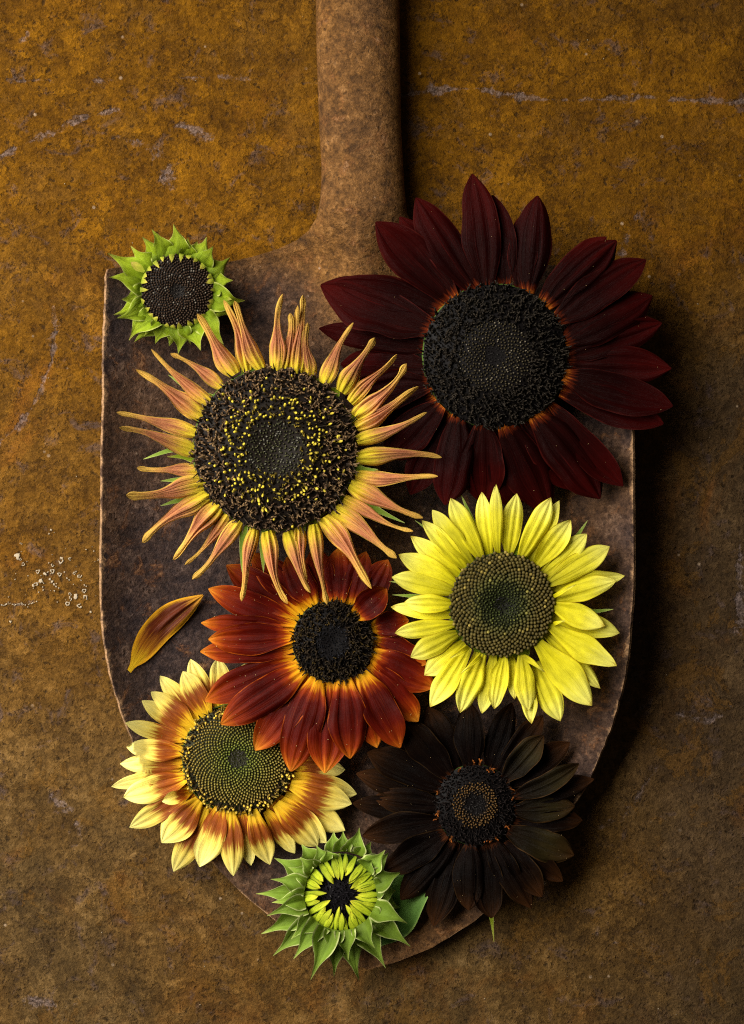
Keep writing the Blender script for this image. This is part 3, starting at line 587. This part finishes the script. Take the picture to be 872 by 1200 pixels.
# ---- small green seed head on the blade's corner
Zf = lambda x, y: (110 + x / 3.964, 250 + y / 3.964)
cx, cy, R, zr = 208, 341, 42, 25.0
G = head('sunflower_bud', 'small petal-less sunflower head, dark brown disc in green bracts on blade corner', cx, cy)
gb = [(65, 185, 90), (172, 152, 80), (270, 75, 86), (370, 50, 92), (435, 115, 80), (525, 110, 96), (555, 152, 84), (632, 205, 92), (646, 312, 84), (702, 405, 92), (655, 475, 80), (602, 608, 90), (496, 636, 92), (392, 652, 80), (350, 616, 84), (285, 605, 78), (188, 597, 86), (163, 590, 84), (108, 487, 80), (93, 472, 88), (70, 298, 84),
      (225, 110, 84), (480, 130, 84), (600, 250, 84), (640, 400, 84), (560, 560, 84), (450, 610, 84), (235, 570, 84), (130, 400, 90), (120, 240, 84)]
for i, (x, y, wd) in enumerate(gb):
    tx, ty = Zf(x, y); a = math.atan2(ty - cy, tx - cx); rg = random.Random(i + 50); up = i < 21
    sheet('bract', G, M_GREEN, (cx + (R - 1) * math.cos(a), cy + (R - 1) * math.sin(a)), (tx, ty), wd / 3.964 * (1.45 if up else 1.5), zr - (0 if i % 2 else 1.5) - (0 if up else 2), zr + rg.uniform(-3, 4), BRACT, arch=rg.uniform(.5, 3), cup=rg.uniform(-1.1, .5), twist=rg.uniform(-1.3, 1.3), bend=rg.uniform(-.18, .18), wave=.5, curl=rg.uniform(-4, 4), nl=20, nw=9)
m = petal_material('bud_petal', [(0, (.26, .32, .02)), (.5, (.40, .40, .04)), (1, (.56, .44, .09))], .1, .25, .25, .5)
rg = random.Random(4)
for k in range(26):
    a = k * 6.28319 / 26 + rg.uniform(-.07, .07); q = rg.uniform(4, 7.5) if rg.random() < .85 else 10
    sheet('petal', G, m, (cx + (R + 2) * math.cos(a), cy + (R + 2) * math.sin(a)), (cx + (R + 2 - q) * math.cos(a + rg.uniform(-.06, .06)), cy + (R + 2 - q) * math.sin(a)), rg.uniform(5, 8), zr + 1.5, zr + rg.uniform(3.6, 4.6), [(0, 1), (.4, .8), (.75, .4), (1, .05)], cup=-.2, nl=8, nw=5, clear=None)
sheet('petal', G, m, Zf(235, 272), Zf(172, 226), 9, zr + 1.5, zr + 3, RAY, cup=.4, nl=8, nw=5)
def kG(rho, rg):
    if rho < .2: return (SPIKE, 2.0, 1.2, .2, (.02, .016, .013), (.14, .12, .10))
    return (POINT, 3.4, 1.1, .1, (.009, .006, .004), (.060, .036, .022) if rg.random() < .93 else (.22, .19, .15))
disc(G, cx, cy, R, zr + .5, 3.5, 640, kG, (M_FLORET_DARK, M_FLORET_DARK), .53, dent=1.6, base_col=(.006, .004, .003), jit=.07)
calyx(G, cx, cy, R, zr, M_CALYX)

# ---- half-open green bud at the shovel's tip
Zf = lambda x, y: (300 + x / 2.907, 970 + y / 2.907)
cx, cy, R, zr = 399, 1048, 47, 21.0
H = head('sunflower_bud', 'half-open sunflower bud with short lime petals folded inward over black centre', cx, cy)
hb = [(0, 225, 74, 0), (50, 175, 74, 1), (62, 103, 78, 0), (155, 55, 80, 0), (265, 12, 80, 0), (352, 0, 84, 0), (296, 10, 70, 0), (440, 76, 84, 1), (392, 48, 80, 0), (452, 85, 84, 0), (497, 150, 84, 1), (478, 215, 80, 0), (490, 272, 84, 0), (516, 326, 80, 1), (526, 405, 84, 0), (442, 478, 84, 0), (352, 521, 84, 0), (265, 508, 74, 0), (186, 518, 90, 1),
      (128, 447, 84, 1), (58, 436, 84, 0), (18, 362, 84, 0), (38, 300, 74, 1), (55, 255, 78, 1), (205, 60, 72, 1), (240, 75, 70, 1), (395, 110, 76, 1), (455, 200, 76, 1), (440, 330, 76, 1), (405, 410, 80, 1), (315, 450, 76, 1), (255, 440, 76, 1), (120, 380, 76, 1), (110, 135, 74, 1), (150, 100, 70, 1)]
for i, (x, y, wd, up) in enumerate(hb):
    tx, ty = Zf(x, y); a = math.atan2(ty - cy, tx - cx); rg = random.Random(i + 90); r0 = R - (5 if up else -3)
    sheet('bract', H, M_GREEN2, (cx + r0 * math.cos(a), cy + r0 * math.sin(a)), (tx, ty), wd / 2.907, zr + (3.2 if up else -3), zr + (2 if up else -6) + rg.uniform(-2, 2.5), BRACT, arch=rg.uniform(1, 3.5), cup=rg.uniform(.1, .9), twist=rg.uniform(-.5, .5), bend=rg.uniform(-.10, .10), wave=.25, curl=rg.uniform(-2, 2), nl=18, nw=9)
m = petal_material('lime_petal', [(0, (.24, .34, .012)), (.35, (.45, .56, .02)), (.8, (.62, .68, .03)), (1, (.66, .60, .04))], .1, .4, .25, .5, lines=((.30, .42, .02, 1), .4), edge=(.10, .16, .006, 1), edge_from=.62)
rg = random.Random(12); a = 0.0
while a < 6.2:
    q = R * rg.uniform(.46, .74); lean = rg.uniform(-.16, .16)
    sheet('petal', H, m, (cx + (R + 1) * math.cos(a), cy + (R + 1) * math.sin(a)), (cx + (R + 1 - q) * math.cos(a + lean), cy + (R + 1 - q) * math.sin(a + lean)), rg.uniform(6, 9.5), zr + 1.0 + rg.uniform(0, 1), zr + rg.uniform(3.6, 5.0), RAY, arch=.6, cup=rg.uniform(-.3, .3), fold=.3, twist=rg.uniform(-.7, .7), nl=12, nw=7, clear=None)
    a += rg.choice((.125, .14, .15, .16, .26))
def kH(rho, rg): return (SPIKE, 3.0, 1.3 - .6 * rho, .4, (.004, .003, .004), (.016, .013, .016) if rg.random() < .9 else (.16, .15, .15))
disc(H, cx, cy, R - 8, zr - 1.0, 3.0, 460, kH, (M_FLORET_DARK, M_FLORET_DARK), .5, base_col=(.004, .003, .004))
calyx(H, cx, cy, R, zr, M_CALYX)
ml = petal_material('leaf_green', [(0, (.05, .11, .02)), (.5, (.06, .135, .022)), (1, (.10, .19, .03))], .08, .2, .15, .45, edge=(.17, .26, .06, 1), edge_from=.93)
lf = sheet('leaf', H, ml, (408, 1108), (512, 1012), 66, 7, 16, LEAF, arch=1.0, cup=.15, fold=.1, bend=.04, wave=.15, nl=24, nw=13); lf['label'] = 'dark green leaf under the bud'

# ---- bright yellow flower
Zf = lambda x, y: (450 + x / 3.007, 560 + y / 3.007)
cx, cy, R, zr = 588, 708, 60, 33.0
C = head('sunflower', 'bright lemon-yellow sunflower with tight olive-brown spiral disc', cx, cy)
m = petal_material('lemon_petal', [(0, (.30, .27, .004)), (.10, (.46, .41, .005)), (.28, (.70, .62, .012)), (.6, (.83, .75, .035)), (.88, (.89, .84, .15)), (.97, (.86, .78, .15)), (1, (.52, .40, .05))], .12, .22, .33, .45, lines=((.36, .28, .004, 1), .55), edge=(.48, .36, .008, 1), edge_from=.93)
rays(C, [(395, 22, 402, 262, 48, 1), (345, 50, 370, 270, 62, 0), (468, 55, 440, 266, 74, 0), (588, 70, 485, 275, 78, 1), (618, 80, 520, 292, 58, 0), (658, 148, 540, 305, 82, 1), (715, 198, 568, 335, 82, 1), (795, 242, 588, 368, 88, 1), (848, 345, 600, 388, 66, 0), (818, 362, 602, 430, 78, 1), (778, 522, 602, 448, 84, 1), (830, 547, 606, 495, 84, 0),
         (820, 662, 595, 528, 88, 1), (762, 742, 578, 555, 66, 0), (733, 802, 552, 590, 112, 1), (622, 857, 540, 660, 88, 0), (520, 866, 485, 660, 62, 0), (508, 822, 490, 635, 74, 1), (460, 780, 455, 640, 44, 0), (388, 814, 425, 632, 66, 1), (345, 830, 385, 635, 68, 0), (268, 827, 345, 632, 82, 1), (163, 807, 290, 605, 82, 1), (300, 792, 325, 625, 70, 0),
         (142, 696, 275, 588, 78, 0), (94, 632, 248, 555, 78, 1), (38, 547, 238, 520, 64, 1), (24, 455, 236, 490, 58, 0), (70, 440, 236, 445, 68, 1), (28, 350, 238, 400, 78, 1), (52, 270, 246, 370, 78, 1), (94, 205, 262, 338, 64, 0), (134, 150, 280, 315, 64, 0), (170, 113, 302, 292, 72, 1), (235, 72, 338, 272, 78, 1),
         (678, 375, 606, 418, 14, 1, dict(arch=3, tz=5, prof=NEEDLE)), (640, 503, 606, 520, 14, 1, dict(arch=3, tz=5, prof=NEEDLE)), (568, 686, 498, 640, 20, 1, dict(arch=3, tz=5, prof=NEEDLE)), (270, 690, 338, 640, 16, 1, dict(arch=3, tz=4, prof=NEEDLE)), (232, 636, 292, 605, 18, 1, dict(arch=3, tz=4, prof=NEEDLE))], m, Zf, zr, RAY, tipz=1.0, dflt=dict())
bract_ring(C, cx, cy, R, 18, R + 22, 24, zr - 3, zr - 4, M_GREEN, 21)
for x, y, bx, by in [(808, 463, 640, 470), (718, 150, 600, 300), (708, 195, 600, 330), (640, 810, 560, 640), (110, 150, 300, 310), (30, 412, 250, 440), (270, 55, 350, 280), (20, 365, 240, 400)]:
    sheet('bract', C, M_GREEN2, Zf(bx, by), Zf(x, y), 9, zr - 4, zr - 3, NEEDLE, nl=8, nw=3, bend=.05)
def kC(rho, rg):
    if rho < .15: return (SPIKE, 2.4, 1.6, .3, (.008, .007, .008), (.035, .032, .034))
    g = min(1, max(0, (rho - .2) / .5)); bright = rg.random() < .05
    c1 = (.045 + .035 * g, .062 - .004 * g, .012); c0 = (.012, .014, .004)
    if bright: c1 = tuple(q * 3 for q in c1)
    if rho + rg.normal(0, .06) < .45: return (POINT, 2.6 + 2.2 * rho, 1.0, .12, c0, c1)
    return (BUD, 3.6 + 1.3 * rho, .8 + .8 * rho, .10, c0, c1)
disc(C, cx, cy, R, zr + .5, 4.5, 760, kC, (M_FLORET, M_FLORET_DARK), .56, dent=3.0, base_col=(.012, .014, .004), jit=.07)
calyx(C, cx, cy, R, zr, M_CALYX); pollen(C, 16, M_POLLEN, np.random.default_rng(9), (.06, .12))

# ---- peach flower with rolled, wilting petals
Zf = lambda x, y: (130 + x / 2.236, 340 + y / 2.236)
cx, cy, R, zr = 322, 526, 95, 35.0
A = head('sunflower', 'wilting sunflower with thin rolled peach and yellow petals round a wide disc', cx, cy)
m = petal_material('peach_petal', [(0, (.60, .48, .022)), (.12, (.68, .47, .035)), (.26, (.60, .29, .075)), (.40, (.47, .175, .080)), (.56, (.50, .19, .080)), (.72, (.66, .34, .085)), (.88, (.72, .45, .085)), (1, (.62, .36, .07))], .24, .55, .2, .6, lines=((.70, .52, .09, 1), .55), edge=(.66, .42, .07, 1), edge_from=.8, spec=.08, bump=1.0)
ra = [(450, 10, 436, 205, 1), (503, 13, 488, 212, 1), (516, 85, 520, 225, 0), (490, 40, 505, 215, 0), (635, 85, 562, 240, 1), (692, 125, 607, 262, 1), (750, 168, 632, 290, 1), (775, 193, 645, 328, 1), (806, 253, 648, 356, 0), (828, 320, 650, 392, 1), (867, 438, 650, 440, 1), (857, 488, 646, 486, 0), (818, 597, 632, 512, 1), (792, 632, 617, 548, 0),
      (749, 702, 590, 578, 1), (683, 782, 562, 600, 1), (567, 824, 532, 620, 1), (523, 793, 466, 638, 1), (512, 765, 495, 625, 0), (462, 822, 412, 638, 1), (342, 815, 376, 632, 1), (213, 758, 334, 610, 1), (194, 720, 305, 590, 0), (163, 707, 280, 568, 1), (82, 662, 252, 540, 1), (40, 538, 242, 506, 1), (68, 466, 228, 475, 0),
      (22, 360, 218, 422, 1), (15, 320, 218, 372, 1), (65, 208, 236, 325, 1), (106, 155, 256, 292, 1), (156, 166, 285, 250, 0), (226, 62, 322, 215, 1), (296, 26, 356, 205, 0), (324, 28, 390, 200, 1), (470, 60, 458, 205, 0)]
for i, (x, y, bx, by, up) in enumerate(ra):
    rg = random.Random(i * 7 + 3); t, b = np.array(Zf(x, y)), np.array(Zf(bx, by)); d = t - b; b = b - d / np.hypot(*d) * 3
    hi = 4.0 if (x > 560 and y < 420) else 0.0; tipw = rg.uniform(.22, .42); neck = rg.uniform(.26, .40); pf = [(0, .62), (.08, .86), (.2, 1.0), (.32, .92), (.44, .66), (.56, .46), (.70, neck), (.84, neck * .95), (.92, tipw), (.97, tipw * .6), (1, .04)]
    sheet('petal', A, m, tuple(b), tuple(t), rg.uniform(17, 26) * (1 if up else .85), zr + 1.0 - (0 if up else 1.6), zr + 4.5 + hi + rg.uniform(-2, 2) - (0 if up else 1.5), pf, arch=rg.uniform(-.5, 2.0), cup=-rg.uniform(.55, 1.1), fold=rg.uniform(.3, .8), twist=rg.uniform(-.9, .9), bend=rg.uniform(-.10, .10), wave=.4, curl=rg.uniform(-1, 4), nl=30, nw=17, ridge=.30, crumple=.7, snake=rg.uniform(-1, 1) * 3.2)
bract_ring(A, cx, cy, R, 20, R + 20, 22, zr - 3, zr - 4, M_GREEN, 31)
for x, y, bx, by in [(85, 443, 240, 400), (130, 500, 235, 500), (150, 222, 250, 300), (345, 110, 380, 215), (400, 740, 402, 630), (345, 745, 350, 620), (770, 760 - 150, 640, 540), (735, 510, 640, 500), (700, 470, 640, 470), (620, 690, 560, 600), (505, 740, 500, 620), (130, 565, 240, 540)]:
    sheet('bract', A, M_GREEN2, Zf(bx, by), Zf(x, y), 9, zr - 2, zr - 3, NEEDLE, nl=8, nw=3, bend=.05)
def kA(rho, rg):
    q = rg.random(); pb =   .38 * math.exp(-((rho - .52) / .16) ** 2) + .07 * (rho > .4) * (rho < .9)
    if rho > .34 and q < pb: return (BALL, rg.uniform(2.4, 3.5), 2.2 + .5 * rg.random(), .3, (.06, .04, .006), (.56, .44, .04) if rg.random() < .7 else (.36, .28, .03))
    if rho > .62 + rg.normal(0, .05): return pick(rg, (ST1, 4.6, 2.4, .5, (.010, .006, .004), (.19, .115, .05)), (ST2, 4.2, 2.2, .5, (.010, .006, .004), (.085, .048, .024)), (SPIKE, 3.6, 1.7, .55, (.006, .004, .003), (.022, .013, .008)), (SPIKE, 3.6, 1.9, .55, (.006, .004, .003), (.085, .052, .020)), (ST1, 4.4, 2.4, .5, (.012, .007, .004), (.13, .076, .034)))
    if rho > .36 + rg.normal(0, .03):
        if q < .55: return (ST2, 3.8, 1.7, .35, (.025, .017, .003), (.22, .155, .018))
        return (SPIKE, 3.6, 1.4, .45, (.006, .004, .002), (.035, .020, .006))
    return (POINT, 3.0, 1.1, .35, (.010, .010, .006), (.075, .072, .030) if rg.random() < .82 else (.22, .21, .16))
disc(A, cx, cy, R, zr + .5, 7.0, 1650, kA, (M_FLORET, M_FLORET_DARK), .53, dent=3.5, base_col=(.008, .005, .003))
calyx(A, cx, cy, R, zr, M_CALYX)

# ---- a loose petal on the blade
k = W(190, 735, float(blade_z(190, 735))); 
Zf = lambda x, y: (130 + x / 7.267, 680 + y / 7.267)
m = petal_material('loose_petal', [(0, (.78, .50, .015)), (.10, (.66, .40, .012)), (.28, (.26, .090, .006)), (.45, (.085, .015, .004)), (.85, (.10, .018, .004)), (1, (.60, .28, .02))], .22, .4, .2, .42, edge=(.62, .30, .012, 1), edge_from=.60, lines=((.46, .22, .015, 1), .75))
LP = sheet('loose_petal', thing('temporary', '', '', (0, 0, 0)), m, Zf(155, 775), Zf(785, 125), 35, 9, 12, [(0, .16), (.06, .22), (.15, .55), (.3, .88), (.5, 1.0), (.7, .88), (.85, .58), (.95, .25), (1, .05)], arch=3.0, cup=-.35, fold=.5, bend=-.15, nl=28, nw=15, ridge=.2, seed=3)
tmp = LP.parent; LP.parent = None; bpy.data.objects.remove(tmp)
ctr = Vector(tuple(k)); LP.data.transform(__import__('mathutils').Matrix.Translation(-ctr)); LP.location = ctr
LP['label'] = 'single loose brown and yellow petal lying alone on the dark blade'; LP['category'] = 'petal'
